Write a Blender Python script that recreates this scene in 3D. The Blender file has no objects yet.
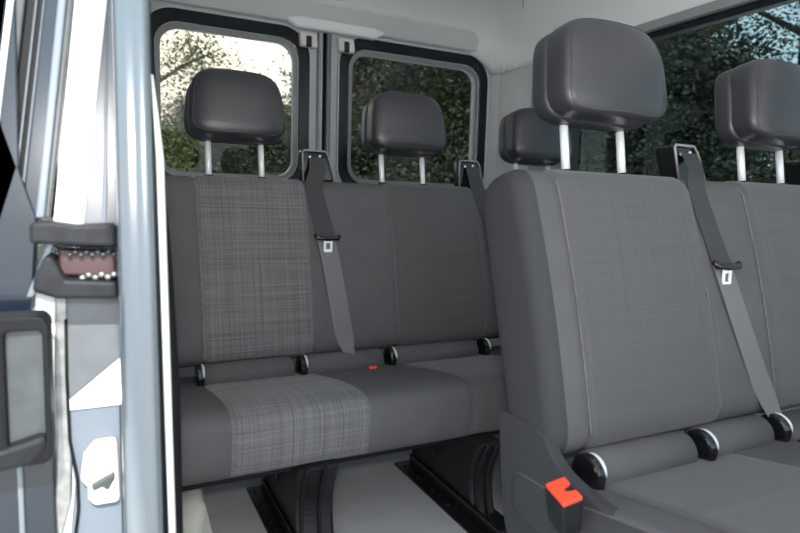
import bpy, bmesh, math, random
from mathutils import Vector, Matrix
random.seed(7)
S = bpy.context.scene
COL = S.collection

# ------------------------------------------------------------------ materials
def _nt(name):
    m = bpy.data.materials.new(name); m.use_nodes = True
    nt = m.node_tree; b = nt.nodes['Principled BSDF']
    return m, nt, b

def plain(name, col, rough=.6, metal=0., coat=0., bump=0., bscale=200., spec=.5, vary=0., vscale=6.):
    m, nt, b = _nt(name)
    b.inputs['Base Color'].default_value = (*col, 1)
    b.inputs['Roughness'].default_value = rough
    b.inputs['Metallic'].default_value = metal
    b.inputs['Coat Weight'].default_value = coat
    b.inputs['Specular IOR Level'].default_value = spec
    tc = nt.nodes.new('ShaderNodeTexCoord')
    if bump:
        n = nt.nodes.new('ShaderNodeTexNoise'); n.inputs['Scale'].default_value = bscale
        n.inputs['Detail'].default_value = 4
        bp = nt.nodes.new('ShaderNodeBump'); bp.inputs['Strength'].default_value = bump
        bp.inputs['Distance'].default_value = .002
        nt.links.new(tc.outputs['Object'], n.inputs['Vector'])
        nt.links.new(n.outputs['Fac'], bp.inputs['Height'])
        nt.links.new(bp.outputs['Normal'], b.inputs['Normal'])
    if vary:
        n = nt.nodes.new('ShaderNodeTexNoise'); n.inputs['Scale'].default_value = vscale
        n.inputs['Detail'].default_value = 5
        r = nt.nodes.new('ShaderNodeValToRGB')
        r.color_ramp.elements[0].position = .3; r.color_ramp.elements[1].position = .7
        r.color_ramp.elements[0].color = tuple(c*(1-vary) for c in col)+(1,)
        r.color_ramp.elements[1].color = tuple(min(1, c*(1+vary)) for c in col)+(1,)
        nt.links.new(tc.outputs['Object'], n.inputs['Vector'])
        nt.links.new(n.outputs['Fac'], r.inputs['Fac'])
        nt.links.new(r.outputs['Color'], b.inputs['Base Color'])
    return m

def woven(name, a, c, amount, su=150., sv=110., rough=.9):
    """cloth woven of lighter and darker threads: crossed bands of uneven strength"""
    m, nt, b = _nt(name)
    N, K = nt.nodes.new, nt.links.new
    tc = N('ShaderNodeTexCoord'); sp = N('ShaderNodeSeparateXYZ')
    K(tc.outputs['Object'], sp.inputs[0])
    def band(sx, sy, sz, det):
        mp = N('ShaderNodeMapping'); mp.inputs['Scale'].default_value = (sx, sy, sz)
        n = N('ShaderNodeTexNoise'); n.inputs['Scale'].default_value = 1; n.inputs['Detail'].default_value = det
        n.inputs['Roughness'].default_value = .7
        K(tc.outputs['Object'], mp.inputs['Vector']); K(mp.outputs['Vector'], n.inputs['Vector'])
        return n.outputs['Fac']
    v = band(su, 3, 2.5, 2); h = band(3, sv*.7, sv, 2)
    mx = N('ShaderNodeMath'); mx.operation = 'ADD'; K(v, mx.inputs[0]); K(h, mx.inputs[1])
    r = N('ShaderNodeValToRGB')
    r.color_ramp.elements[0].position = .5-.12; r.color_ramp.elements[1].position = .5+.14
    h2 = N('ShaderNodeMath'); h2.operation = 'MULTIPLY'; h2.inputs[1].default_value = .5
    K(mx.outputs[0], h2.inputs[0]); K(h2.outputs[0], r.inputs['Fac'])
    r.color_ramp.elements[0].color = tuple(a[i]*(1-amount)+c[i]*0 for i in range(3))+(1,)
    r.color_ramp.elements[1].color = tuple(a[i]*(1-amount)+c[i]*amount for i in range(3))+(1,)
    K(r.outputs['Color'], b.inputs['Base Color'])
    b.inputs['Roughness'].default_value = rough
    b.inputs['Sheen Weight'].default_value = .15
    bp = N('ShaderNodeBump'); bp.inputs['Strength'].default_value = .25; bp.inputs['Distance'].default_value = .001
    K(mx.outputs[0], bp.inputs['Height']); K(bp.outputs['Normal'], b.inputs['Normal'])
    return m

def glass(name, tint, refl=.5):
    m = bpy.data.materials.new(name); m.use_nodes = True; nt = m.node_tree; nt.nodes.clear()
    N, K = nt.nodes.new, nt.links.new
    o = N('ShaderNodeOutputMaterial'); t = N('ShaderNodeBsdfTransparent'); g = N('ShaderNodeBsdfGlossy')
    t.inputs['Color'].default_value = (*tint, 1); g.inputs['Roughness'].default_value = .02
    f = N('ShaderNodeFresnel'); f.inputs['IOR'].default_value = 1.45
    k = N('ShaderNodeMath'); k.operation = 'MULTIPLY'; k.inputs[1].default_value = refl
    mx = N('ShaderNodeMixShader')
    K(f.outputs[0], k.inputs[0]); K(k.outputs[0], mx.inputs['Fac']); K(t.outputs[0], mx.inputs[1]); K(g.outputs[0], mx.inputs[2])
    K(mx.outputs[0], o.inputs['Surface'])
    return m

M = dict(
 fabric   = plain('smooth_grey_fabric', (.092,.092,.096), .85, bump=.35, bscale=900, vary=.07, vscale=14),
 insert   = woven('checked_light_fabric', (.135,.135,.138), (.27,.27,.268), .35, 330, 260),
 insert2  = woven('plain_woven_fabric', (.084,.084,.087), (.125,.125,.127), .16, 420, 380),
 seam     = plain('seam_thread', (.15,.15,.155), .8, bump=.5, bscale=700, vary=.3, vscale=60),
 leather  = plain('black_leatherette', (.032,.032,.037), .33, bump=.18, bscale=600, spec=.7),
 leather_side = plain('leatherette_side', (.055,.055,.06), .35, bump=.18, bscale=600, spec=.6),
 chrome   = plain('bright_steel', (.92,.93,.94), .35, metal=.15),
 black    = plain('black_plastic', (.008,.008,.009), .16, spec=.7),
 blackmat = plain('black_steel', (.010,.0095,.0105), .42, bump=.3, bscale=120, vary=.3, vscale=20),
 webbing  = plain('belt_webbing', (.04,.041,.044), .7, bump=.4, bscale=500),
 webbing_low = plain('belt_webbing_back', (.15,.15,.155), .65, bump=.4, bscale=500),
 red      = plain('red_button', (.85,.075,.03), .45),
 head     = plain('headliner_cloth', (.84,.86,.865), .95, bump=.3, bscale=400),
 trimgrey = plain('grey_plastic_trim', (.60,.61,.615), .55, bump=.2, bscale=300),
 trimdark = plain('mid_grey_plastic_trim', (.30,.305,.31), .55, bump=.2, bscale=300),
 doorpaint= plain('door_paint', (.47,.49,.50), .45, coat=.2, vary=.08),
 gasket   = plain('navy_gasket', (.004,.008,.012), .16, spec=.4, bump=.1, bscale=60),
 gasket2  = plain('grey_gasket', (.22,.23,.24), .28, spec=.8),
 bead     = plain('pale_bead', (.6,.64,.67), .2, spec=.9),
 paint    = plain('silver_blue_paint', (.17,.20,.225), .24, metal=.3, coat=.6),
 paintdk  = plain('dark_blue_paint', (.006,.012,.022), .22, coat=.8),
 paintmid = plain('steel_blue_paint', (.13,.155,.19), .3, coat=.5),
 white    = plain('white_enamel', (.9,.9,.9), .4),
 lip      = plain('pale_rubber_lip', (.72,.72,.68), .5),
 rubber   = plain('black_rubber', (.008,.009,.011), .5, spec=.15),
 rubberg  = plain('weathered_rubber', (.014,.016,.019), .55, spec=.2, bump=.5, bscale=60, vary=.3, vscale=40),
 floor    = plain('grey_vinyl_floor', (.46,.46,.455), .7, bump=.15, bscale=300, vary=.07, vscale=12),
 beige    = plain('beige_trim', (.66,.65,.58), .7, bump=.2, bscale=200),
 handleg  = plain('handle_grey', (.05,.058,.062), .35, vary=.2, vscale=40),
 reflector= plain('dark_red_reflector', (.03,.002,.004), .6, spec=.8),
 steel    = plain('dull_steel', (.35,.36,.36), .35, metal=.7, vary=.25, vscale=60),
 glassr   = glass('tinted_rear_glass', (.70,.71,.70), .5),
 glasss   = glass('tinted_side_glass', (.5,.56,.56), .3),
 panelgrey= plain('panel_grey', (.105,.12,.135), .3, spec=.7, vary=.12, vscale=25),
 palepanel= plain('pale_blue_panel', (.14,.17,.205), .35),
 sidefab  = plain('dark_side_fabric', (.036,.037,.041), .85, bump=.3, bscale=900),
 bark     = plain('bark', (.06,.045,.03), .9, bump=1, bscale=20, vary=.3, vscale=5),
 ground   = plain('pale_bounce_ground', (.58,.56,.52), .95, bump=1, bscale=8, vary=.15, vscale=2),  # unseen ground, made pale to bounce sunlight onto the ceiling
)
def leafmat(name, c1, c2):
    m, nt, b = _nt(name); N, K = nt.nodes.new, nt.links.new
    g = N('ShaderNodeNewGeometry'); r = N('ShaderNodeValToRGB')
    r.color_ramp.elements[0].color = (*c1, 1); r.color_ramp.elements[1].color = (*c2, 1)
    K(g.outputs['Random Per Island'], r.inputs['Fac']); K(r.outputs['Color'], b.inputs['Base Color'])
    b.inputs['Roughness'].default_value = .55
    return m
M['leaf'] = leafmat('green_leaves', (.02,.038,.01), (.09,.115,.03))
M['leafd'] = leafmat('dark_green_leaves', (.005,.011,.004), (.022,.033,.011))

# ------------------------------------------------------------------ mesh helpers
def link(name, bm, mat, parent=None, smooth=False, bevel=0., mats=None):
    me = bpy.data.meshes.new(name)
    bmesh.ops.recalc_face_normals(bm, faces=bm.faces[:])
    bm.to_mesh(me); bm.free()
    for m in (mats or [mat]): me.materials.append(m)
    if smooth:
        for p in me.polygons: p.use_smooth = True
    o = bpy.data.objects.new(name, me); COL.objects.link(o)
    if parent is not None: o.parent = parent
    if bevel:
        b = o.modifiers.new('bevel', 'BEVEL'); b.width = bevel; b.segments = 2; b.limit_method = 'ANGLE'
        b.angle_limit = math.radians(40)
    return o
def empty(name, loc, label, cat, group=None):
    o = bpy.data.objects.new(name, None); COL.objects.link(o); o.location = loc; o.empty_display_size = .05
    o['label'] = label; o['category'] = cat
    if group: o['group'] = group
    return o
def tag(o, label, cat, group=None):
    o['label'] = label; o['category'] = cat
    if group: o['group'] = group
    return o
def struct(o): o['kind'] = 'structure'; return o

def box(bm, x0, x1, y0, y1, z0, z1):
    vs = [bm.verts.new((x, y, z)) for x in (x0, x1) for y in (y0, y1) for z in (z0, z1)]
    for f in ((0,1,3,2),(4,6,7,5),(0,4,5,1),(2,3,7,6),(0,2,6,4),(1,5,7,3)): bm.faces.new([vs[i] for i in f])
def prism(bm, pts, axis, a, b, back=None):
    """outline pts (2D) extruded along axis from a to b"""
    def P(p, t):
        return {'x': (t, p[0], p[1]), 'y': (p[0], t, p[1]), 'z': (p[0], p[1], t)}[axis]
    A = [bm.verts.new(P(p, a)) for p in pts]; B = [bm.verts.new(P(p, b)) for p in (back or pts)]
    n = len(pts)
    bm.faces.new(A); bm.faces.new(B[::-1])
    for i in range(n): bm.faces.new((A[i], B[i], B[(i+1) % n], A[(i+1) % n]))
def tube(bm, pts, r, n=10, cap=True, closed=False):
    pts = [Vector(p) for p in pts]; rings = []; N = len(pts)
    rr = r if isinstance(r, (list, tuple)) else [r]*N
    up = Vector((0, 0, 1)); u = None
    for i, p in enumerate(pts):
        if closed: d = pts[(i+1) % N] - pts[i-1]
        else: d = pts[min(i+1, N-1)] - pts[max(i-1, 0)]
        d.normalize()
        if u is None:
            u = d.cross(up if abs(d.z) < .9 else Vector((0, 1, 0))).normalized()
        u = (u - d*u.dot(d)).normalized(); v = d.cross(u)
        rings.append([bm.verts.new(p + (u*math.cos(2*math.pi*k/n) + v*math.sin(2*math.pi*k/n))*rr[i]) for k in range(n)])
    for i in range(N if closed else N-1):
        a, b = rings[i], rings[(i+1) % N]
        for k in range(n): bm.faces.new((a[k], a[(k+1) % n], b[(k+1) % n], b[k]))
    if cap and not closed:
        bm.faces.new(rings[0][::-1]); bm.faces.new(rings[-1])
def rrect(x0, x1, z0, z1, r, k=8):
    """rounded rectangle loop; r = radius or (bl, br, tr, tl)"""
    if not isinstance(r, (list, tuple)): r = (r,)*4
    P = []
    for (cx, cz, a0, rr) in ((x0+r[0], z0+r[0], 180, r[0]), (x1-r[1], z0+r[1], 270, r[1]), (x1-r[2], z1-r[2], 0, r[2]), (x0+r[3], z1-r[3], 90, r[3])):
        for i in range(k+1):
            a = math.radians(a0 + 90*i/k); P.append((cx+rr*math.cos(a), cz+rr*math.sin(a)))
    return P
def ring(bm, outer, inner, axis, a, b):
    """plate between two loops of equal count, from a to b along axis"""
    def P(p, t): return {'x': (t, p[0], p[1]), 'y': (p[0], t, p[1])}[axis]
    n = len(outer)
    oa, ia, ob, ib = ([bm.verts.new(P(p, t)) for p in L] for L, t in ((outer, a), (inner, a), (outer, b), (inner, b)))
    for i in range(n):
        j = (i+1) % n
        for q in ((oa[i], oa[j], ia[j], ia[i]), (ob[i], ib[i], ib[j], ob[j]), (oa[i], ob[i], ob[j], oa[j]), (ia[i], ia[j], ib[j], ib[i])):
            bm.faces.new(q)
def lathe(bm, c, prof, axis='z', n=16):
    """prof: list of (radius, t) around axis through c"""
    c = Vector(c); rs = []
    for r, t in prof:
        L = []
        for k in range(n):
            a = 2*math.pi*k/n; p = (r*math.cos(a), r*math.sin(a))
            o = {'z': (p[0], p[1], t), 'x': (t, p[0], p[1]), 'y': (p[0], t, p[1])}[axis]
            L.append(bm.verts.new(c + Vector(o)))
        rs.append(L)
    for a, b in zip(rs, rs[1:]):
        for k in range(n): bm.faces.new((a[k], a[(k+1) % n], b[(k+1) % n], b[k]))
    bm.faces.new(rs[0][::-1]); bm.faces.new(rs[-1])

def smoothloop(pts, rad, k=6):
    """polygon with each corner rounded; rad per corner"""
    out = []; n = len(pts)
    for i in range(n):
        p0, p, p1 = Vector(pts[i-1]), Vector(pts[i]), Vector(pts[(i+1) % n]); r = rad[i]
        a = p + (p0-p).normalized()*min(r, (p0-p).length*.48); b = p + (p1-p).normalized()*min(r, (p1-p).length*.48)
        for j in range(k+1):
            t = j/k; out.append(a*(1-t)**2 + p*2*t*(1-t) + b*t*t)
    # resample evenly
    L = []; m = len(out)
    for i in range(m):
        a, b = out[i], out[(i+1) % m]; d = (b-a).length; q = max(1, int(d/.014))
        for j in range(q): L.append(a.lerp(b, j/q))
    return L

def pad(name, parent, loop, x0, x1, rend, mats, matfn, dispfn=None, xshape=None, step=.012):
    """upholstered bench pad: closed (y,z) loop swept along x, ends rounded by radius rend"""
    n = len(loop); nrm = []
    area = sum(loop[i].x*loop[(i+1) % n].y - loop[(i+1) % n].x*loop[i].y for i in range(n))
    sg = 1 if area > 0 else -1
    for i in range(n):
        t = (loop[(i+1) % n]-loop[i-1]).normalized(); nrm.append(Vector((t.y, -t.x))*sg)
    xs = []
    for k in range(9):
        a = math.pi/2*k/8; xs.append((x0 + rend*(1-math.sin(a)), rend*(1-math.cos(a))))
    xs = [(x0 + rend*(1-math.cos(math.pi/2*k/8)), rend*(1-math.sin(math.pi/2*k/8))) for k in range(9)]
    q = int((x1-x0-2*rend)/step)
    mid = [(x0+rend+(x1-x0-2*rend)*j/q, 0) for j in range(1, q)]
    end = [(x1 - rend*(1-math.cos(math.pi/2*k/8)), rend*(1-math.sin(math.pi/2*k/8))) for k in range(8, -1, -1)]
    XS = xs + mid + end
    bm = bmesh.new(); rings = []
    for x, e in XS:
        R = []
        for p, m in zip(loop, nrm):
            d = dispfn(x, p, m) if dispfn else 0
            c = p - m*e + m*d
            xx = x + (xshape(x, c) if xshape else 0)
            R.append(bm.verts.new((xx, c.x, c.y)))
        rings.append(R)
    for i in range(len(rings)-1):
        for k in range(n):
            f = bm.faces.new((rings[i][k], rings[i][(k+1) % n], rings[i+1][(k+1) % n], rings[i+1][k]))
            x = (XS[i][0]+XS[i+1][0])/2; f.material_index = matfn(x, (loop[k]+loop[(k+1) % n])/2, nrm[k])
    for q_ in (rings[0], rings[-1][::-1]): bm.faces.new(q_).material_index = len(mats)-1
    return link(name, bm, None, parent, True, mats=mats)

def gauss(d, w): return math.exp(-(d/w)**2)

# ------------------------------------------------------------------ headrest
def rounded_block(bm, w, d, h, ex, taper=lambda t: 1., cfn=None, n=14):
    """superellipsoid block centred at origin, w/d/h half sizes"""
    tmp = bmesh.new(); bmesh.ops.create_cube(tmp, size=2)
    bmesh.ops.subdivide_edges(tmp, edges=tmp.edges[:], cuts=n, use_grid_fill=True)
    vm = {}
    for v in tmp.verts:
        p = v.co.copy()
        p = Vector([math.tan(c*math.pi/4*.98)/math.tan(math.pi/4*.98) for c in p])
        s = (abs(p.x)**ex + abs(p.y)**ex + abs(p.z)**ex)**(1/ex); p = p/s
        q = Vector((p.x*w*taper(p.z), p.y*d, p.z*h))
        if cfn: q = cfn(q, p)
        vm[v] = bm.verts.new(q)
    for f in tmp.faces: bm.faces.new([vm[v] for v in f.verts])
    tmp.free()

def headrest(parent, x, ybase, zbase, tilt, lift, w=.134, h=.090, name='headrest'):
    """cover shell, front pad and two steel posts; returns the shell"""
    up = Vector((0, math.sin(tilt), math.cos(tilt))); bk = Vector((0, math.cos(tilt), -math.sin(tilt)))
    c = Vector((x, ybase, zbase)) + up*(lift+h+.004) - bk*.024
    R = Matrix.Rotation(-tilt, 4, 'X')
    tp = lambda t: 1.0 - .055*(t+1) - .10*max(0, t)**2 - .03*max(0, -t)**6
    def shape(q, p):   # front face bowed, sides drop back
        q.y += .012*(p.x**2) + .016*max(0, p.z)**2; return q
    bm = bmesh.new(); rounded_block(bm, w*.985, .030, h, 4.6, tp, shape)
    for v in bm.verts: v.co = R @ (v.co + Vector((0, .012, .0)))
    sh = link(name, bm, M['leather'], parent, True); sh.location = c
    bm = bmesh.new(); rounded_block(bm, w*.955, .040, h*.985, 5.0, tp, shape)
    for v in bm.verts: v.co = R @ (v.co + Vector((0, -.026, .003)))
    pd = link('front_pad', bm, M['leather'], sh, True)
    # piping where the pad's face meets its side
    pts = []
    for k in range(48):
        a = 2*math.pi*k/48; ca, sa = math.cos(a), math.sin(a); q = (abs(ca)**7+abs(sa)**7)**(-1/7)
        X_, Z_ = ca*q*.92, sa*q*.92; Y_ = (1-abs(X_)**5-abs(Z_)**5)**.2
        pts.append(R @ Vector((w*.955*tp(Z_)*X_, -.026-.040*Y_+.012*X_**2+.016*max(0, Z_)**2, .003+h*.985*Z_)))
    bm = bmesh.new(); tube(bm, pts, .0013, 6, closed=True); link('piping', bm, M['leather_side'], sh, True)
    for s in (-1, 1):
        bm = bmesh.new()
        a = Vector((x+s*.0695, ybase, zbase)) - c - up*.03; b = a + up*(lift+.06)
        tube(bm, [a, b], .0078, 14); link('post', bm, M['chrome'], sh, True)
        bm = bmesh.new()
        g = Vector((x+s*.0695, ybase, zbase)) - c
        tube(bm, [g-up*.006, g+up*.002], [.0155, .0125], 14); link('post_sleeve', bm, M['black'], sh, True)
    return sh

# ------------------------------------------------------------------ bench
def bench(label, loc, front, xs, inserts, hrests, creasez, mats, hinges, legs, frontedge):
    """front = (ybot,zbot,ytop,ztop) of the backrest's face, all relative to loc"""
    root = empty('bench_seat', loc, label, 'seat')
    yb, zb, yt, zt = front; x0, x1 = xs; th = .125
    up = Vector((yt-yb, zt-zb)).normalized(); bk = Vector((up.y, -up.x))
    H = Vector((yt-yb, zt-zb)).length
    P0 = Vector((yb, zb))
    poly = [P0, P0+up*H, P0+up*H+bk*th, P0+bk*th]
    loop = smoothloop(poly, [.05, .05, .07, .05])
    seams = sorted(sum([[a, b] for a, b in inserts], []))
    def inside(x): return any(a < x < b for a, b in inserts)
    def disp(x, p, m):
        f = max(0, -(m.dot(bk)))           # only on the face
        s = (p-P0).dot(up)
        d = 0
        for q in seams: d -= .0045*gauss(x-q, .006)
        if inside(x): d += .003 - .0045*gauss(s-creasez, .005)*f
        d += f*.010*math.sin(math.pi*min(1, max(0, s/H)))
        mid = (inserts[0][1]+inserts[1][0])/2 if len(inserts) > 1 else 99
        return d
    def mf(x, p, m):
        if x < x0+.030: return len(mats)-1
        if m.dot(bk) > .3: return 0
        if (p-P0).dot(up) < .012: return 0
        for i, (a, b) in enumerate(inserts):
            if a < x < b: return 1+i
        return 0
    FL = .012
    def flare(x, c):                       # the outer end narrows towards the top
        t = max(0, 1-(x-x0)/.2); return (FL*t*(1-min(1, max(0, (c.y-zb)/(zt-zb)))))
    pad('backrest', root, loop, x0, x1, .03, mats, mf, disp, flare, step=.007)
    # stitched seams down the face
    for q in seams:
        if q > x0+.02:
            pts = []
            for k in range(24):
                s = H*(.06+.9*k/23); pt = P0+up*s - bk*(.010*math.sin(math.pi*s/H)-.0022)
                if k == 23: pt = pt + bk*.012
                pts.append((q+flare(q, pt), pt.x, pt.y))
            bm = bmesh.new(); tube(bm, pts, .0012, 6); link('seam', bm, M['seam'], root, True)
    # cushion
    fe = frontedge
    poly = [Vector((yb+.10, zb-.13)), Vector((yb+.10, zb-.045)), Vector((yb-.02, zb-.040)), Vector((yb-.24, zb+.004)), Vector((fe+.0, zb+.012)), Vector((fe-.012, zb-.055)), Vector((fe+.012, zb-.135))]
    loop2 = smoothloop(poly, [.05, .03, .05, .1, .075, .06, .05])
    cy = yb-.17
    def disp2(x, p, m):
        d = 0
        for q in seams: d -= .0045*gauss(x-q, .006) if m.y > -.5 else 0
        if inside(x) and m.y > .5: d -= .004*gauss(p.x-cy, .006)
        return d
    def mf2(x, p, m):
        if x < x0+.006: return len(mats)-1
        if m.y < -.5: return 0
        for i, (a, b) in enumerate(inserts):
            if a < x < b: return 1+i
        return 0
    pad('cushion', root, loop2, x0-(.025 if x0 < .3 else 0), x1, .02, mats, mf2, disp2, step=.007)
    if x0 > .3:                            # fabric cover closing the outer end, from backrest down past the cushion
        bm = bmesh.new()
        o_ = smoothloop([Vector(q) for q in ((.800, .375), (.792, .30), (.770, .16), (.70, .11), (fe+.03, .13), (fe+.01, .30), (yb-.06, .318), (yb+.0, .335), (yb+.03, .375))], [.02, .03, .1, .05, .03, .04, .05, .06, .02], 5)
        prism(bm, [(q.x, q.y) for q in o_], 'x', x0+.008, x0+.03); link('side_cover', bm, M['sidefab'], root, bevel=.004)
    # base pan under the cushion
    bm = bmesh.new(); box(bm, x0+.02, x1-.02, fe+.05, yb+.08, zb-.15, zb-.125)
    link('base_pan', bm, M['rubber'], root, bevel=.004)
    # recliner knuckles and the padded roll between them
    for i, hx in enumerate(hinges):
        bm = bmesh.new()
        pts = []
        for k in range(17):
            a = math.pi*(-.10+1.15*k/16); pts.append((yb-.010+.030*math.cos(a), zb-.022+.030*math.sin(a)))
        pts += [(yb-.035, zb-.055), (yb+.03, zb-.055)]
        prism(bm, pts, 'x', hx+.0, hx+.018)
        hg = link('hinge_cover', bm, M['black'], root, bevel=.005)
        bm = bmesh.new(); tube(bm, [(hx+.0165, yb-.011+.0285*math.cos(a), zb-.022+.0285*math.sin(a)) for a in [math.pi*(.35+.6*k/8) for k in range(9)]], [.001, .002, .003, .0034, .0034, .0034, .003, .002, .001], 8)
        link('painted_hinge_highlight', bm, M['bead'], hg, True)  # pale crescent modelled as the highlight on the glossy cover
    for a, b in zip(hinges, hinges[1:]):
        if b-a < .15: continue
        bm = bmesh.new()
        tube(bm, [(a+.018+(b-a-.03)*t, yb+.006, zb-.030) for t in (0, .03, .5, .97, 1)], [.026, .034, .035, .034, .026], 20)
        link('padded_roll', bm, M['fabric'], root, True)
    for hx, lift in hrests:
        headrest(root, hx, yt+.065, zt-.006, .15, lift)
    for lg in legs: leg(root, *lg)
    return root

def leg(root, xa, xb, yf, yr, ztop, zfl):
    """pressed steel pedestal: side plate, rounded front, foot rail, tie bolts"""
    bm = bmesh.new()
    n = 14; L = []
    for k in range(n+1):          # front edge bows inward
        t = k/n; z = zfl + (ztop-zfl)*t; L.append((yf + .045*(t-.15)*(1.1-t)*2.2*0 + .05*math.sin(math.pi*min(1, t*1.0))*.55 - .02*t, z))
    prof = L + [(yr, ztop), (yr-.015, zfl+.035), (yr-.005, zfl+.012)]
    prism(bm, prof, 'x', xa, xb)
    lg = link('leg', bm, M['blackmat'], root, bevel=.010)
    for q in (.012, .5*(xb-xa)+.008):
        bm = bmesh.new(); tube(bm, [(xa+q, y-.0085+.002, z) for y, z in L], .0035, 8); link('edge_rib', bm, M['rubberg'], lg, True)
    bm = bmesh.new(); box(bm, xa-.036, xb+.01, yf-.14, yr+.015, zfl, zfl+.007)
    f = link('foot_plate', bm, M['blackmat'], lg, bevel=.002)
    bm = bmesh.new(); box(bm, xa-.008, xa+.0, yf-.12, yr-.02, zfl+.006, zfl+.042); link('rail', bm, M['black'], lg, bevel=.003)
    for k in range(4):
        bm = bmesh.new(); lathe(bm, (xa-.02, yr-.02-.075*k, zfl+.007), [(.006, 0), (.006, .003), (.0035, .0035), (.0035, .006)], 'z', 6)
        link('bolt', bm, M['blackmat'], lg)
    bm = bmesh.new()
    for q in (0, .016):
        tube(bm, [(xa-.008, yr-.075+q*1.2, ztop-.005), (xa-.010, yr-.075+q*1.2, ztop-.04)], .004, 8)
    link('spring_clip', bm, M['chrome'], lg, True)
    bm = bmesh.new(); lathe(bm, (xa-.002, yr-.14, zfl+.10), [(.014, 0), (.014, -.006), (.009, -.008), (.009, -.012)], 'x', 6)
    link('tie_bolt', bm, M['blackmat'], lg)

# rear bench -- three places
def off(v): return v
ZF = 0.0
rear = bench('rear three-place grey fabric bench seat with a light checked left panel, below the back-door windows', (0, 0, 0),
    (1.455, .312, 1.565, .780), (.075, 1.57), [(.205, .485), (.735, 1.03), (1.25, 1.50)],
    [(.317, .085), (.817, .080), (1.317, .080)], .250, [M['fabric'], M['insert'], M['insert2'], M['insert2'], M['fabric']],
    [.185, .438, .69, 1.0], [(.335, .42, 1.10, 1.40, .19, 0), (.735, .80, 1.06, 1.385, .19, 0)], 1.085)
front_b = bench('front grey fabric bench seat filling the right side, with two black headrests', (0, 0, 0),
    (.655, .337, .775, .790), (.588, 1.60), [(.668, .985), (1.145, 1.46)],
    [(.820, .077), (1.320, .072)], .235, [M['fabric'], M['insert2'], M['insert2'], M['sidefab']],
    [.647, .902, 1.11], [(.66, .74, .33, .60, .20, 0), (1.30, 1.38, .33, .60, .20, 0)], .285)

# ------------------------------------------------------------------ belt guides (parts of the benches)
def guide(parent, x, y, z, w=.09, h=.085, deep=.0, skew=.0):
    bm = bmesh.new()
    A = [(x-w*.5, z), (x+w*.55, z), (x+w*.38, z+h*.85), (x+w*.30, z+h), (x-w*.46, z+h), (x-w*.5, z+h*.92)]
    A = [(a-skew*(b-z)/h, b) for a, b in A]
    prism(bm, A, 'y', y-.028, y+deep)
    g = link('belt_guide', bm, M['black'], parent, bevel=.006)
    bm = bmesh.new(); tube(bm, [(x-w*.47, y-.03, z), (x-w*.45, y-.032, z+h*.93), (x-w*.38, y-.032, z+h*.99), (x+w*.28, y-.032, z+h*.99), (x+w*.37, y-.032, z+h*.85), (x+w*.54, y-.03, z)], .0028, 8)
    for v in bm.verts: v.co.x -= skew*(v.co.z-z)/h
    link('guide_rim', bm, M['gasket2'], g, True)
    for sx, sz in ((-.22, .78), (.1, .82), (.17, .66)):
        bm = bmesh.new(); lathe(bm, (x+w*sx-skew*sz, y-.029, z+h*sz), [(.0035, 0), (.0035, -.003), (.002, -.004)], 'y', 10); link('screw', bm, M['chrome'], g, True)
    return g
guide(rear, .535, 1.625, .770, skew=.006)
guide(rear, 1.040, 1.625, .770, skew=.006)
guide(front_b, 1.085, .865, .770, w=.080, h=.080, deep=.015, skew=.030)
guide(front_b, 1.615, .90, .740, w=.09, h=.11, deep=.03, skew=.03)

# ------------------------------------------------------------------ belts
def belt(label, pts, widths, latch_i, twist=0., group='seat belts'):
    """webbing strip following pts (x,y,z) with half width vector mostly along x"""
    r = empty('seat_belt', pts[-1], label, 'seat belt'); o = Vector(pts[-1])
    P = [Vector(p)-o for p in pts]
    # smooth resample
    Q = []
    for i in range(len(P)-1):
        p0, p1, p2, p3 = P[max(i-1, 0)], P[i], P[i+1], P[min(i+2, len(P)-1)]
        for k in range(8):
            t = k/8
            c = .5*((2*p1)+(p2-p0)*t+(2*p0-5*p1+4*p2-p3)*t*t+(3*p1-p0-3*p2+p3)*t**3)
            Q.append((c, widths[i]*(1-t)+widths[i+1]*t, i+t))
    Q.append((P[-1], widths[-1], len(P)-1))
    def strip(name, sel, mat):
        bm = bmesh.new(); prev = None
        for (c, w, u) in sel:
            tw = twist*max(0, u-(len(P)-2.2))
            wx = Vector((math.cos(tw), -math.sin(tw), 0))
            nv = Vector((math.sin(tw), math.cos(tw), 0))*.0009
            ring_ = [bm.verts.new(c-wx*w-nv), bm.verts.new(c+wx*w-nv), bm.verts.new(c+wx*w+nv), bm.verts.new(c-wx*w+nv)]
            if prev:
                for k in range(4): bm.faces.new((prev[k], prev[(k+1) % 4], ring_[(k+1) % 4], ring_[k]))
            else: bm.faces.new(ring_[::-1])
            prev = ring_
        bm.faces.new(prev)
        return link(name, bm, mat, r, False)
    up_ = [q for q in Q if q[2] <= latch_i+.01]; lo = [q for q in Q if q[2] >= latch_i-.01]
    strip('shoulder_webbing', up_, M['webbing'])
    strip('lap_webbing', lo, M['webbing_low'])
    c = up_[-1][0] + Vector((0, -.008, 0)); w = up_[-1][1]
    bm = bmesh.new()
    tube(bm, [c+Vector((-w-.010, 0, .008)), c+Vector((-w-.004, -.004, .001)), c+Vector((0, -.005, -.003)), c+Vector((w+.004, -.004, -.001)), c+Vector((w+.010, 0, .004))], [.005, .0065, .006, .0065, .005], 10)
    lt = link('latch_plate', bm, M['black'], r, True)
    bm = bmesh.new(); zt = c.z-.004
    outer = rrect(c.x-.010, c.x+.014, zt-.034, zt, .004, 4); inner = rrect(c.x-.004, c.x+.008, zt-.026, zt-.010, .002, 4)
    ring(bm, outer, inner, 'y', c.y-.003, c.y-.0005)
    link('tongue', bm, M['chrome'], lt)
    return r
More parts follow.
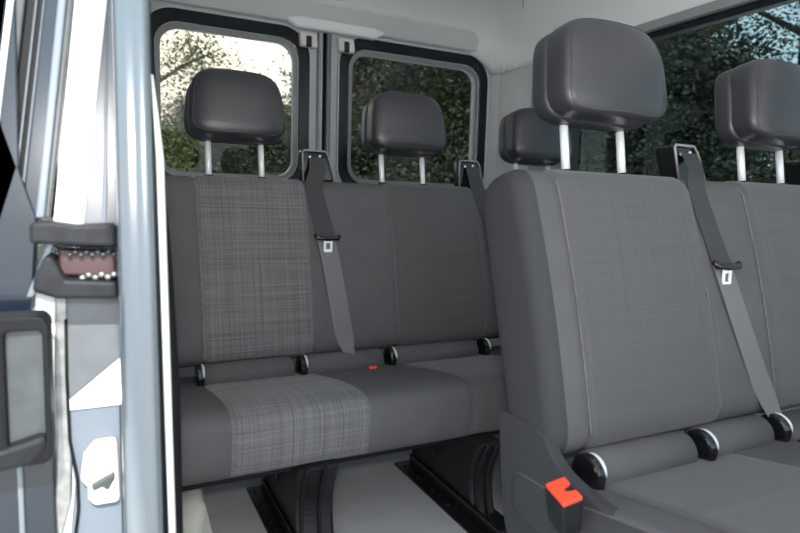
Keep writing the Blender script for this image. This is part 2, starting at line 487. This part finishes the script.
belt('dark seat belt hanging down the middle of the rear bench between its two left headrests',
     [(.532,1.592,.835),(.528,1.580,.80),(.512,1.556,.745),(.530,1.505,.620),(.552,1.480,.48),(.570,1.462,.36),(.585,1.440,.290)],
     [.024,.024,.025,.025,.026,.026,.006], 3, .3)
belt('dark seat belt over the rear bench beside the front bench, silver tongue half hidden',
     [(1.040,1.592,.835),(1.044,1.580,.80),(1.050,1.556,.745),(1.080,1.505,.620),(1.095,1.480,.48),(1.11,1.462,.36),(1.12,1.440,.290)],
     [.024,.024,.025,.025,.026,.026,.008], 3, .3)
belt('grey seat belt lying down the front bench between its two headrests',
     [(1.062,.832,.835),(1.045,.800,.80),(1.010,.765,.755),(1.030,.716,.620),(1.063,.685,.50),(1.105,.664,.39),(1.135,.640,.312)],
     [.023,.023,.024,.026,.027,.028,.007], 3, .3)

# ------------------------------------------------------------------ buckles
def buckle(label, p, rot, s=1., name='seat_belt_buckle'):
    r = empty(name, p, label, 'buckle'); r.rotation_euler = rot
    bm = bmesh.new()
    prism(bm, [(-.017*s, -.013*s), (.017*s, -.013*s), (.017*s, .013*s), (-.017*s, .013*s)], 'z', .0, .052*s,
          back=[(-.020*s, -.015*s), (.020*s, -.015*s), (.020*s, .015*s), (-.020*s, .015*s)])
    link('housing', bm, M['rubberg'], r, bevel=.003)
    bm = bmesh.new()
    prism(bm, [(-.019*s, -.014*s), (-.006*s, -.014*s), (-.003*s, -.002*s), (.003*s, -.002*s), (.006*s, -.014*s), (.019*s, -.014*s), (.019*s, .013*s), (-.019*s, .013*s)], 'z', .050*s, .057*s)
    link('release_button', bm, M['red'], r, bevel=.002)
    bm = bmesh.new(); tube(bm, [(0, 0, .004), (0, 0, -.03*s), (.004, .01, -.065*s)], .006*s, 8)
    link('stalk', bm, M['steel'], r, True)
    return r
buckle('black buckle with red release button at the outer side of the front bench cushion', (.560, .588, .282), (math.radians(-14), math.radians(-12), math.radians(84)), 1.12)
buckle('buckle with red button on the front bench beside the end of its belt', (1.150, .612, .290), (math.radians(40), 0, math.radians(10)), .72)
buckle('small red-topped buckle in the crease of the rear bench cushion', (.628, 1.425, .262), (math.radians(60), 0, 0), .62)

# ------------------------------------------------------------------ floor, ceiling, walls
XR, XL = 1.70, -.03
bm = bmesh.new(); box(bm, .10, XR+.03, -1.5, 2.50, -.04, 0); struct(link('floor', bm, M['floor']))
bm = bmesh.new()
pts = [(.02, 2.44), (.02, .9), (.12, .86), (.195, 1.10), (.200, 1.30), (.215, 1.49), (.215, 2.44)]
prism(bm, pts, 'z', -.03, .15, back=[(a*.80, b) for a, b in pts])
struct(link('trim_1', bm, M['beige'], bevel=.01))

def ceiling():
    bm = bmesh.new(); r = .26
    x0, x1, y0, y1 = -.03, XR-.014, -1.6, 2.418
    def prm(a, b, n, ra, rb):
        v = []
        if ra: v += [a + ra*(1-math.cos(math.pi/2*k/12)) for k in range(12)]
        lo = a+ra; hi = b-rb
        v += [lo+(hi-lo)*k/n for k in range(n+1)]
        if rb: v += [hi + rb*math.sin(math.pi/2*k/12) for k in range(1, 13)]
        return v
    X = prm(x0, x1, 26, .12, r); Y = prm(y0, y1, 44, 0, r)
    G = []
    for x in X:
        row = []
        for y in Y:
            dx = max(0, (x-(x1-r))/r, ((x0+.12)-x)/.12); dy = max(0, (y-(y1-r))/r)
            q = min(1, (dx**3+dy**3)**(1/3))
            f = 1-math.sqrt(max(0, 1-q*q))
            zl = 1.335 + .085*min(1, max(0, dy))*(1-min(1, max(0, (dx-.30)/.6))**2)
            zc = 1.565 + .02*math.sin(math.pi*(x-x0)/(x1-x0))
            row.append(bm.verts.new((x, y, zc - (zc-zl)*f)))
        G.append(row)
    for i in range(len(X)-1):
        for j in range(len(Y)-1): bm.faces.new((G[i][j], G[i+1][j], G[i+1][j+1], G[i][j+1]))
    o = link('ceiling', bm, M['head'], None, True)
    s = o.modifiers.new('thick', 'SOLIDIFY'); s.thickness = .02; s.offset = 1
    return struct(o)
ceiling()
bm = bmesh.new(); box(bm, -.03, XR+.06, -1.6, 2.52, 1.64, 1.66); struct(link('trim_2', bm, M['paintmid']))
# headliner seam arc
bm = bmesh.new(); tube(bm, [(1.28,1.62,1.568),(1.42,1.86,1.560),(1.50,1.98,1.54),(1.54,2.03,1.515)], .0025, 6); struct(link('trim_3', bm, M['trimgrey'], None, True))

# far side wall with its window
WY0, WY1, WZ0, WZ1 = -.15, 1.90, .70, 1.325
k = 10
bm = bmesh.new()
ring(bm, rrect(-1.6, 2.46, -.02, 1.50, .001, k), rrect(WY0, WY1, WZ0, WZ1, .10, k), 'x', XR, XR+.04)
struct(link('wall_right', bm, M['trimgrey']))
w = struct(bpy.data.objects.new('window_3', None)); COL.objects.link(w); w.location = (XR, .9, 1.0)
def rel(o, p): o.parent = p; o.matrix_parent_inverse = Matrix.Translation(-Vector(p.location)); return o
bm = bmesh.new(); ring(bm, rrect(WY0-.14, WY1+.22, WZ0-.12, WZ1+.03, (.08, .12, .17, .08), k), rrect(WY0, WY1, WZ0, WZ1, .10, k), 'x', XR-.028, XR+.001)
rel(link('window_surround', bm, M['trimdark'], bevel=.006), w)
bm = bmesh.new(); ring(bm, rrect(WY0, WY1, WZ0, WZ1, .10, k), rrect(WY0+.03, WY1-.03, WZ0+.03, WZ1-.024, .08, k), 'x', XR-.006, XR+.03)
rel(link('window_gasket', bm, M['gasket'], bevel=.003), w)
bm = bmesh.new(); P = rrect(WY0+.02, WY1-.02, WZ0+.02, WZ1-.02, .08, k); prism(bm, P, 'x', XR+.016, XR+.020)
rel(link('window_pane', bm, M['glasss']), w)
# D pillar trim panel in the far rear corner
bm = bmesh.new()
prism(bm, [(1.655, 2.452), (1.672, 2.42), (1.690, 2.38), (1.696, 2.30), (1.701, 2.25), (1.701, 2.452)], 'z', 0, 1.352)
struct(link('trim_4', bm, M['trimgrey'], bevel=.004))
# near side wall behind the door pillar
bm = bmesh.new(); box(bm, -.03, .045, .84, 2.46, -.04, 1.45); struct(link('wall_left', bm, M['trimgrey'], bevel=.004))

# rear header
bm = bmesh.new()
prism(bm, [(2.40, 1.425), (2.455, 1.415), (2.50, 1.42), (2.50, 1.64), (2.36, 1.64), (2.36, 1.50)], 'x', .0, XR+.02)
struct(link('trim_5', bm, M['trimgrey'], bevel=.006))
bm = bmesh.new()
prism(bm, [(.66, 1.437), (.70, 1.405), (1.05, 1.405), (1.10, 1.437), (1.04, 1.45), (.72, 1.45)], 'y', 2.385, 2.43)
struct(link('trim_6', bm, M['head'], bevel=.012))

# ------------------------------------------------------------------ rear doors
def rear_door(name, wname, ox0, ox1, ix0, ix1, corner):
    """door panel with its own window, both doors 1.43 m high"""
    k = 10; Z0, Z1 = .805, 1.352
    bm = bmesh.new(); ring(bm, rrect(ox0, ox1, -.02, 1.43, .002, k), rrect(ix0-.055, ix1+.055, Z0-.055, Z1+.055, .11, k), 'y', 2.425, 2.475)
    d = struct(link(name, bm, M['doorpaint'], bevel=.004))
    w = struct(bpy.data.objects.new(wname, None)); COL.objects.link(w); w.location = ((ix0+ix1)/2, 2.44, 1.08)
    def R(o): return rel(o, w)
    bm = bmesh.new(); ring(bm, rrect(ix0-.062, ix1+.062, Z0-.062, Z1+.064, .12, k), rrect(ix0-.012, ix1+.012, Z0-.012, Z1+.012, .085, k), 'y', 2.418, 2.465)
    R(link('window_gasket', bm, M['gasket'], bevel=.004))
    bm = bmesh.new(); ring(bm, rrect(ix0-.014, ix1+.014, Z0-.014, Z1+.014, .088, k), rrect(ix0+.008, ix1-.008, Z0+.008, Z1-.008, .07, k), 'y', 2.428, 2.462)
    R(link('inner_seal', bm, M['gasket2'], bevel=.004))
    for nm, g, rr, yy in (('outer_bead', .060, .118, 2.417), ('inner_bead', .013, .086, 2.4265)):
        bm = bmesh.new(); tube(bm, [(x, yy, z) for x, z in rrect(ix0-g, ix1+g, Z0-g, Z1+g, rr, k)], .0032, 8, closed=True)
        R(link(nm, bm, M['bead'], None, True))
    bm = bmesh.new(); prism(bm, rrect(ix0-.005, ix1+.005, Z0-.005, Z1+.005, .07, k), 'y', 2.448, 2.452)
    R(link('window_pane', bm, M['glassr']))
    return d
d1 = rear_door('door_1', 'window_1', .02, .822, .190, .712, 0)
d2 = rear_door('door_2', 'window_2', .848, 1.69, .955, 1.592, 0)
# meeting seal of the two doors
bm = bmesh.new(); box(bm, .818, .852, 2.44, 2.48, -.02, 1.42); link('door_edge', bm, M['rubber'], d1, bevel=.003)
for x, r_, m in ((.806, .006, 'gasket2'), (.822, .005, 'bead'), (.835, .007, 'rubber'), (.848, .005, 'gasket2'), (.860, .0045, 'gasket2')):
    bm = bmesh.new(); tube(bm, [(x, 2.424, 0.02), (x, 2.424, 1.41)], r_, 10); link('door_seal_rib', bm, M[m], d1 if x < .84 else d2, True)
for x, d in ((.755, d1), (.918, d2)):
    bm = bmesh.new(); box(bm, x-.036, x+.036, 2.392, 2.426, 1.335, 1.392)
    for v in bm.verts:
        if v.co.z < 1.36: v.co.x += .006
    g = link('door_latch', bm, M['lip'], d, bevel=.008)
    bm = bmesh.new(); box(bm, x-.010, x+.014, 2.386, 2.4, 1.333, 1.378); link('latch_claw', bm, M['black'], g, bevel=.006)

# ------------------------------------------------------------------ near door opening: pillar, seal, sliding door
def column(bm, sections):
    """sections: list of (z, [(x,y)...]) same count"""
    R = [[bm.verts.new((x, y, z)) for x, y in L] for z, L in sections]
    for a, b in zip(R, R[1:]):
        n = len(a)
        for k in range(n): bm.faces.new((a[k], a[(k+1) % n], b[(k+1) % n], b[k]))
    bm.faces.new(R[0][::-1]); bm.faces.new(R[-1])
def gap_edge(z):
    K_ = [(-.1, .078), (.30, .078), (.48, .077), (.64, .070), (.80, .058), (.93, .0505), (2, .050)]
    for (a, p), (b, q) in zip(K_, K_[1:]):
        if a <= z <= b: return p+(q-p)*(z-a)/(b-a)
def lean(z): return .012*max(0, (.93-z)/.61) if z > .3 else .012
bm = bmesh.new(); secs = []
for kz in range(28):
    z = -.04 + 1.47*kz/27; s = lean(z)
    w = .036 + s*.6
    prof = [(0, .76), (0.000, .722), (.15, .7105), (.33, .7075), (.46, .7085), (.56, .7075), (.74, .704), (.90, .707), (1., .718), (1.02, .76), (1.02, .84), (0, .84)]
    secs.append((z, [(.0125+w*a, y) for a, y in prof]))
column(bm, secs); o = struct(link('wall_front_pillar', bm, M['paint'], None, True)); o.name = 'trim_7'
bm = bmesh.new(); tube(bm, [(.0535+lean(z)*.85, .712, z) for z in [-.04+.80*k/20 for k in range(21)]] + [(.0535, .712, .80), (.050, .716, .85)], [.0042]*21+[.003, .0012], 10)
struct(link('trim_8', bm, M['lip'], None, True))
bm = bmesh.new(); secs = [(z, [(.040+lean(z)*.9, .722), (.5*(.046+gap_edge(z)), .720), (gap_edge(z)-.001, .724), (gap_edge(z)+.003, .80), (.040, .80)]) for z in [-.04+1.46*k/30 for k in range(31)]]
column(bm, secs); struct(link('trim_9', bm, M['rubber'], None, True))

# sliding door, slid back along the outside; its leading edge faces the viewer
sd = struct(bpy.data.objects.new('door_3', None)); COL.objects.link(sd); sd.location = (-.05, .82, 0)
def strip(name, mat, pts, y0, y1, bev=.002, parent=sd):
    bm = bmesh.new(); prism(bm, pts, 'y', y0, y1); return rel(link(name, bm, M[mat], bevel=bev), parent)
def band(top0, top1, bot0, bot1, zt=1.10, zb=.69):
    """leaning strip; x values given at z .935 (top) and .69, carried on to zt"""
    k = (zt-.935)/(.935-.69); e = lambda t, b: t + (t-b)*k
    return [(bot0, zb), (bot1, zb), (e(top1, bot1), zt), (e(top0, bot0), zt)]
strip('door_skin', 'paintdk', [(-.165, -.02), (-.13, -.02), (-.13, .60), (-.085, .75), (-.075, 1.35), (-.11, 1.35)], .80, 1.95)
strip('outer_frame', 'paintdk', band(-.110, -.0885, -.145, -.122), .80, .83)
strip('glass_edge_trim', 'white', band(-.0885, -.0825, -.1225, -.1165), .795, .82)
strip('window_channel', 'handleg', band(-.083, -.073, -.117, -.105), .804, .83)
strip('channel_seal', 'rubber', band(-.0735, -.0535, -.106, -.0845), .812, .84)
strip('channel_lip', 'panelgrey', band(-.064, -.0615, -.0965, -.0935), .806, .83)
strip('channel_lip', 'panelgrey', band(-.0565, -.054, -.089, -.086), .806, .83)
strip('door_frame', 'paintdk', band(-.0545, -.040, -.0855, -.069), .802, .86)
strip('frame_edge', 'palepanel', band(-.0415, -.033, -.071, -.062), .796, .83)
strip('frame_return', 'handleg', band(-.0335, -.0265, -.063, -.0565), .800, .86)
strip('inner_panel', 'white', band(-.027, .006, -.057, -.025, zb=.66), .806, .87)
strip('rear_quarter_edge', 'panelgrey', [(-.050, .655), (.0145, .655), (.0145, 1.15), (-.05, 1.15)], .812, .90)
strip('painted_reflection', 'palepanel', [(-.004, .66), (.0, .66), (.004, .72), (.0085, .93), (.0065, .93), (-.001, .72)], .809, .82)  # pale sliver modelled as a reflection on the grey edge
# lower half, its diagonal shadow edge put into the panel colours
strip('painted_shade_panel', 'panelgrey', [(-.045, .468), (.0145, .518), (.0145, .62), (-.044, .62)], .800, .83)  # dark grey stands in for the shaded part of the panel
strip('painted_sun_patch', 'white', [(-.0452, .468), (-.0452, .456), (.0145, .456), (.0145, .518)], .801, .83)  # white wedge stands in for the sunlit part below the shadow edge
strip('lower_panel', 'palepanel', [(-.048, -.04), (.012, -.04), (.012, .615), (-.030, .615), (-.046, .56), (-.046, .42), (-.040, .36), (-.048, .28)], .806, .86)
strip('lower_flange', 'steel', [(-.060, .28), (-.045, .34), (-.042, .42), (-.044, .50), (-.042, .612), (-.054, .612), (-.058, .50), (-.058, .42), (-.062, .34)], .798, .83)
strip('edge_panel', 'white', [(-.076, .545), (-.044, .545), (-.044, .612), (-.074, .612)], .804, .83)
bm = bmesh.new(); tube(bm, [(-.044, .797, .57), (-.045, .797, .50), (-.044, .797, .42), (-.037, .797, .37), (-.037, .797, .33), (-.046, .797, .26)], .0018, 8)
rel(link('edge_seal', bm, M['rubber'], None, True), sd)
strip('striker_block', 'lip', [(-.034, .37), (-.030, .40), (-.018, .415), (.008, .415), (.010, .335), (-.02, .335), (-.026, .345), (-.026, .36)], .785, .81, .006)
strip('striker_claw', 'handleg', [(-.022, .366), (.004, .378), (.004, .370), (-.004, .356), (-.010, .362), (-.020, .358)], .779, .79, .002)
strip('outer_skin_edge', 'paintdk', [(-.17, .58), (-.078, .58), (-.070, .69), (-.098, .79), (-.12, 1.0), (-.17, 1.0)], .80, .83)
strip('painted_glint', 'paint', [(-.082, .60), (-.075, .60), (-.046, .675), (-.054, .675)], .782, .79)  # pale strip drawn on the dark skin as a glint
strip('lower_skin', 'paintdk', [(-.16, -.04), (-.062, -.04), (-.062, .43), (-.10, .43), (-.16, .44)], .79, .84)
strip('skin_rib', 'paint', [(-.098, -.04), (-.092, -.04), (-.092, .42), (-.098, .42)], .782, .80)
# roller carriage: two rubber-edged plates with a red reflector between
rc = empty('roller_carriage', (-.03, .77, .62), 'dark hinge bracket with a red reflector between its two plates, at far left', 'bracket')
strip('upper_plate', 'rubberg', [(-.073, .664), (.012, .660), (.012, .686), (-.030, .684), (-.055, .688), (-.073, .686)], .748, .80, .004, rc)
strip('lower_plate', 'rubberg', [(-.072, .612), (-.050, .603), (.012, .600), (.012, .620), (-.040, .624), (-.052, .650), (-.060, .650), (-.070, .628)], .745, .80, .004, rc)
strip('reflector', 'reflector', [(-.048, .626), (.011, .622), (.011, .652), (-.048, .656)], .770, .80, .003, rc)
for i in range(9):
    bm = bmesh.new(); x = -.036+.0056*i; z = .653 if i % 2 else .650
    lathe(bm, (x, .765, z), [(.0022, .0), (.003, -.002), (.0015, -.004)], 'y', 8); rel(link('bearing_ball', bm, M['handleg'], None, True), rc)
for i in range(6):
    bm = bmesh.new(); x = -.024+.0065*i
    lathe(bm, (x, .762, .624+.003*(i % 2)), [(.003, .0), (.004, -.003), (.002, -.005)], 'y', 8); rel(link('roller_pin', bm, M['steel'], None, True), rc)
# inside pull handle
hd = empty('pull_handle', (-.08, .73, .5), 'framed grey rubber door handle at the far left edge of the picture', 'handle')
bm = bmesh.new(); ring(bm, rrect(-.150, -.0555, .428, .590, .012, 6), rrect(-.096, -.062, .450, .575, .006, 6), 'y', .715, .76)
rel(link('handle_frame', bm, M['rubber'], bevel=.004), hd)
strip('handle_inset', 'handleg', rrect(-.098, -.060, .448, .577, .006, 6), .726, .76, .003, hd)
strip('handle_foot', 'rubberg', [(-.14, .425), (-.075, .428), (-.060, .445), (-.062, .462), (-.10, .452), (-.14, .448)], .712, .74, .006, hd)

# ------------------------------------------------------------------ outdoors
bm = bmesh.new(); bmesh.ops.create_grid(bm, x_segments=60, y_segments=60, size=40)
for v in bm.verts:
    v.co.z = -.52 + .10*math.sin(v.co.x*.35)*math.cos(v.co.y*.3)*min(1, max(0, (v.co.length-4)/6))
struct(link('ground', bm, M['ground'], None, True))

def crown_mesh(name, n, rx, rz, leaf, mat, clumps, seed):
    rnd = random.Random(seed); verts = []; faces = []
    cl = []
    for i in range(clumps):
        while True:
            p = Vector((rnd.uniform(-1, 1), rnd.uniform(-1, 1), rnd.uniform(-1, 1)))
            if p.length < 1: break
        cl.append((Vector((p.x*rx, p.y*rx, p.z*rz)), rnd.uniform(.22, .42)*rx))
    for i in range(n):
        c, r = cl[rnd.randrange(clumps)]
        p = c + Vector((rnd.gauss(0, .5), rnd.gauss(0, .5), rnd.gauss(0, .42)))*r
        a = Vector((rnd.uniform(-1, 1), rnd.uniform(-1, 1), rnd.uniform(-.6, .6))).normalized()
        b = a.cross(Vector((rnd.uniform(-1, 1), rnd.uniform(-1, 1), rnd.uniform(-1, 1)))).normalized()
        s = leaf*rnd.uniform(.6, 1.3); k = len(verts)
        nn = a.cross(b)*s*.15
        verts += [p-a*s, p+b*s*.45+nn, p+a*s, p-b*s*.45+nn]; faces.append((k, k+1, k+2, k+3))
    me = bpy.data.meshes.new(name); me.from_pydata(verts, [], faces); me.materials.append(mat)
    return me
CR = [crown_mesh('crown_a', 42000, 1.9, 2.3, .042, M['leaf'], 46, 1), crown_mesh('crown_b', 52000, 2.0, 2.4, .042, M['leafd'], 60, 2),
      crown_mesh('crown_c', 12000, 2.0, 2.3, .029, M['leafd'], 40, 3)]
def trunk_mesh(seed):
    rnd = random.Random(seed); bm = bmesh.new()
    tube(bm, [(0, 0, -.3), (.05, .02, 1.2), (-.04, .06, 2.6), (.03, 0, 4.2), (0, .05, 5.5)], [.15, .12, .10, .07, .03], 8)
    for i in range(9):
        a = rnd.uniform(0, 6.28); z = rnd.uniform(1.5, 4.2); L = rnd.uniform(.9, 1.6)
        tube(bm, [(0, 0, z), (math.cos(a)*L*.5, math.sin(a)*L*.5, z+.35*L), (math.cos(a)*L, math.sin(a)*L, z+.6*L)], [.05, .03, .01], 6)
    me = bpy.data.meshes.new('trunk'); bm.to_mesh(me); bm.free(); me.materials.append(M['bark'])
    return me
TR = [trunk_mesh(4), trunk_mesh(5)]
def tree(x, y, s, zc, ci, label, group):
    r = empty('tree', (x, y, -.5), label, 'tree', group)
    r.rotation_euler = (0, 0, random.uniform(0, 6.28)); r.scale = (s, s, s)
    f = bpy.data.objects.new('foliage', CR[ci]); COL.objects.link(f); f.parent = r; f.location = (0, 0, zc)
    t = bpy.data.objects.new('trunk', TR[ci % 2]); COL.objects.link(t); t.parent = r
LB = ['leafy green trees seen through the left back-door window', 'dark leafy trees seen through the right back-door window', 'dark trees with sky showing between the leaves in the side window']
def pol(deg, d): return d*math.sin(math.radians(deg)), d*math.cos(math.radians(deg))
for deg, d, s, zc, ci, g in [
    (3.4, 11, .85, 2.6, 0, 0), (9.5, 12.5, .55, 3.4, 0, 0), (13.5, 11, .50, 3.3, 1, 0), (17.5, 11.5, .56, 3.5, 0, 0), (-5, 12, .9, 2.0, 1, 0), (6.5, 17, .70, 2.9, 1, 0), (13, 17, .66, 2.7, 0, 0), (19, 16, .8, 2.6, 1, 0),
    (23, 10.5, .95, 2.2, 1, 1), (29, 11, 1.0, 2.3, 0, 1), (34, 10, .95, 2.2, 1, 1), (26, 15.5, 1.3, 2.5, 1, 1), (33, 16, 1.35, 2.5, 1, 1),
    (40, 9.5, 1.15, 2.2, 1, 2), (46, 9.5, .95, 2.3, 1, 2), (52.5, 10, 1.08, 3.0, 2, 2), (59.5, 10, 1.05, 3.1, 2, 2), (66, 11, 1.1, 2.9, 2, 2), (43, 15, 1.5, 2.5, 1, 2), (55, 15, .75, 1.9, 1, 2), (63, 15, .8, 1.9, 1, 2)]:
    x, y = pol(deg, d); tree(x, y, s, zc, ci, LB[g], 'trees behind the ' + ['left back window', 'right back window', 'side window'][g])

# ------------------------------------------------------------------ light
W = bpy.data.worlds.new('sky'); S.world = W; W.use_nodes = True
nt = W.node_tree; bg = nt.nodes['Background']
N_, K_ = nt.nodes.new, nt.links.new
tc = N_('ShaderNodeTexCoord'); sx = N_('ShaderNodeSeparateXYZ'); K_(tc.outputs['Generated'], sx.inputs[0])
rp = N_('ShaderNodeValToRGB'); K_(sx.outputs['Z'], rp.inputs['Fac'])
rp.color_ramp.elements[0].position = .0; rp.color_ramp.elements[0].color = (.92, .93, .90, 1)
rp.color_ramp.elements[1].position = .55; rp.color_ramp.elements[1].color = (.48, .60, .76, 1)
e_ = rp.color_ramp.elements.new(.22); e_.color = (.66, .84, .93, 1)
dt = N_('ShaderNodeVectorMath'); dt.operation = 'DOT_PRODUCT'; dt.inputs[1].default_value = (.12, .975, .18)
K_(tc.outputs['Generated'], dt.inputs[0])
mr = N_('ShaderNodeMapRange'); mr.inputs['From Min'].default_value = .80; mr.inputs['From Max'].default_value = .99; K_(dt.outputs['Value'], mr.inputs['Value'])
mxc = N_('ShaderNodeMix'); mxc.data_type = 'RGBA'; K_(mr.outputs[0], mxc.inputs['Factor']); K_(rp.outputs['Color'], mxc.inputs[6]); mxc.inputs[7].default_value = (1.25, 1.15, .95, 1)
K_(mxc.outputs[2], bg.inputs['Color']); bg.inputs['Strength'].default_value = 1.9
sd_ = bpy.data.lights.new('sun', 'SUN'); sd_.energy = 6.0; sd_.angle = math.radians(.6); sd_.color = (1, .96, .9)
so = bpy.data.objects.new('sun', sd_); COL.objects.link(so)
so.rotation_euler = Vector((.05, .80, -.62)).to_track_quat('-Z', 'Y').to_euler()
fl = bpy.data.lights.new('camera_flash', 'POINT'); fl.energy = 15.5; fl.shadow_soft_size = .035; fl.color = (1, .95, .93)
fo = bpy.data.objects.new('camera_flash', fl); COL.objects.link(fo); fo.location = (-.01, -.03, .82)

# ------------------------------------------------------------------ camera
cam = bpy.data.cameras.new('camera'); co = bpy.data.objects.new('camera', cam); COL.objects.link(co); S.camera = co
th, pi_, ro, f = math.radians(26.576), math.radians(6.202), math.radians(1.6257), 592.44
F = Vector((math.sin(th)*math.cos(pi_), math.cos(th)*math.cos(pi_), -math.sin(pi_)))
R = Vector((math.cos(th), -math.sin(th), 0)); U = R.cross(F)
R2 = math.cos(ro)*R + math.sin(ro)*U; U2 = -math.sin(ro)*R + math.cos(ro)*U
co.matrix_world = Matrix(((R2.x, U2.x, -F.x, 0), (R2.y, U2.y, -F.y, 0), (R2.z, U2.z, -F.z, .72), (0, 0, 0, 1)))
cam.sensor_width = 36; cam.lens = f*36/800; cam.clip_start = .01; cam.clip_end = 200
fo.rotation_euler = F.to_track_quat('-Z', 'Y').to_euler()
cam.dof.use_dof = True; cam.dof.focus_distance = 1.4; cam.dof.aperture_fstop = 5.0

S.view_settings.view_transform = 'Standard'; S.view_settings.look = 'None'; S.view_settings.gamma = 1
S.view_settings.use_curve_mapping = False; S.view_settings.exposure = 0.45
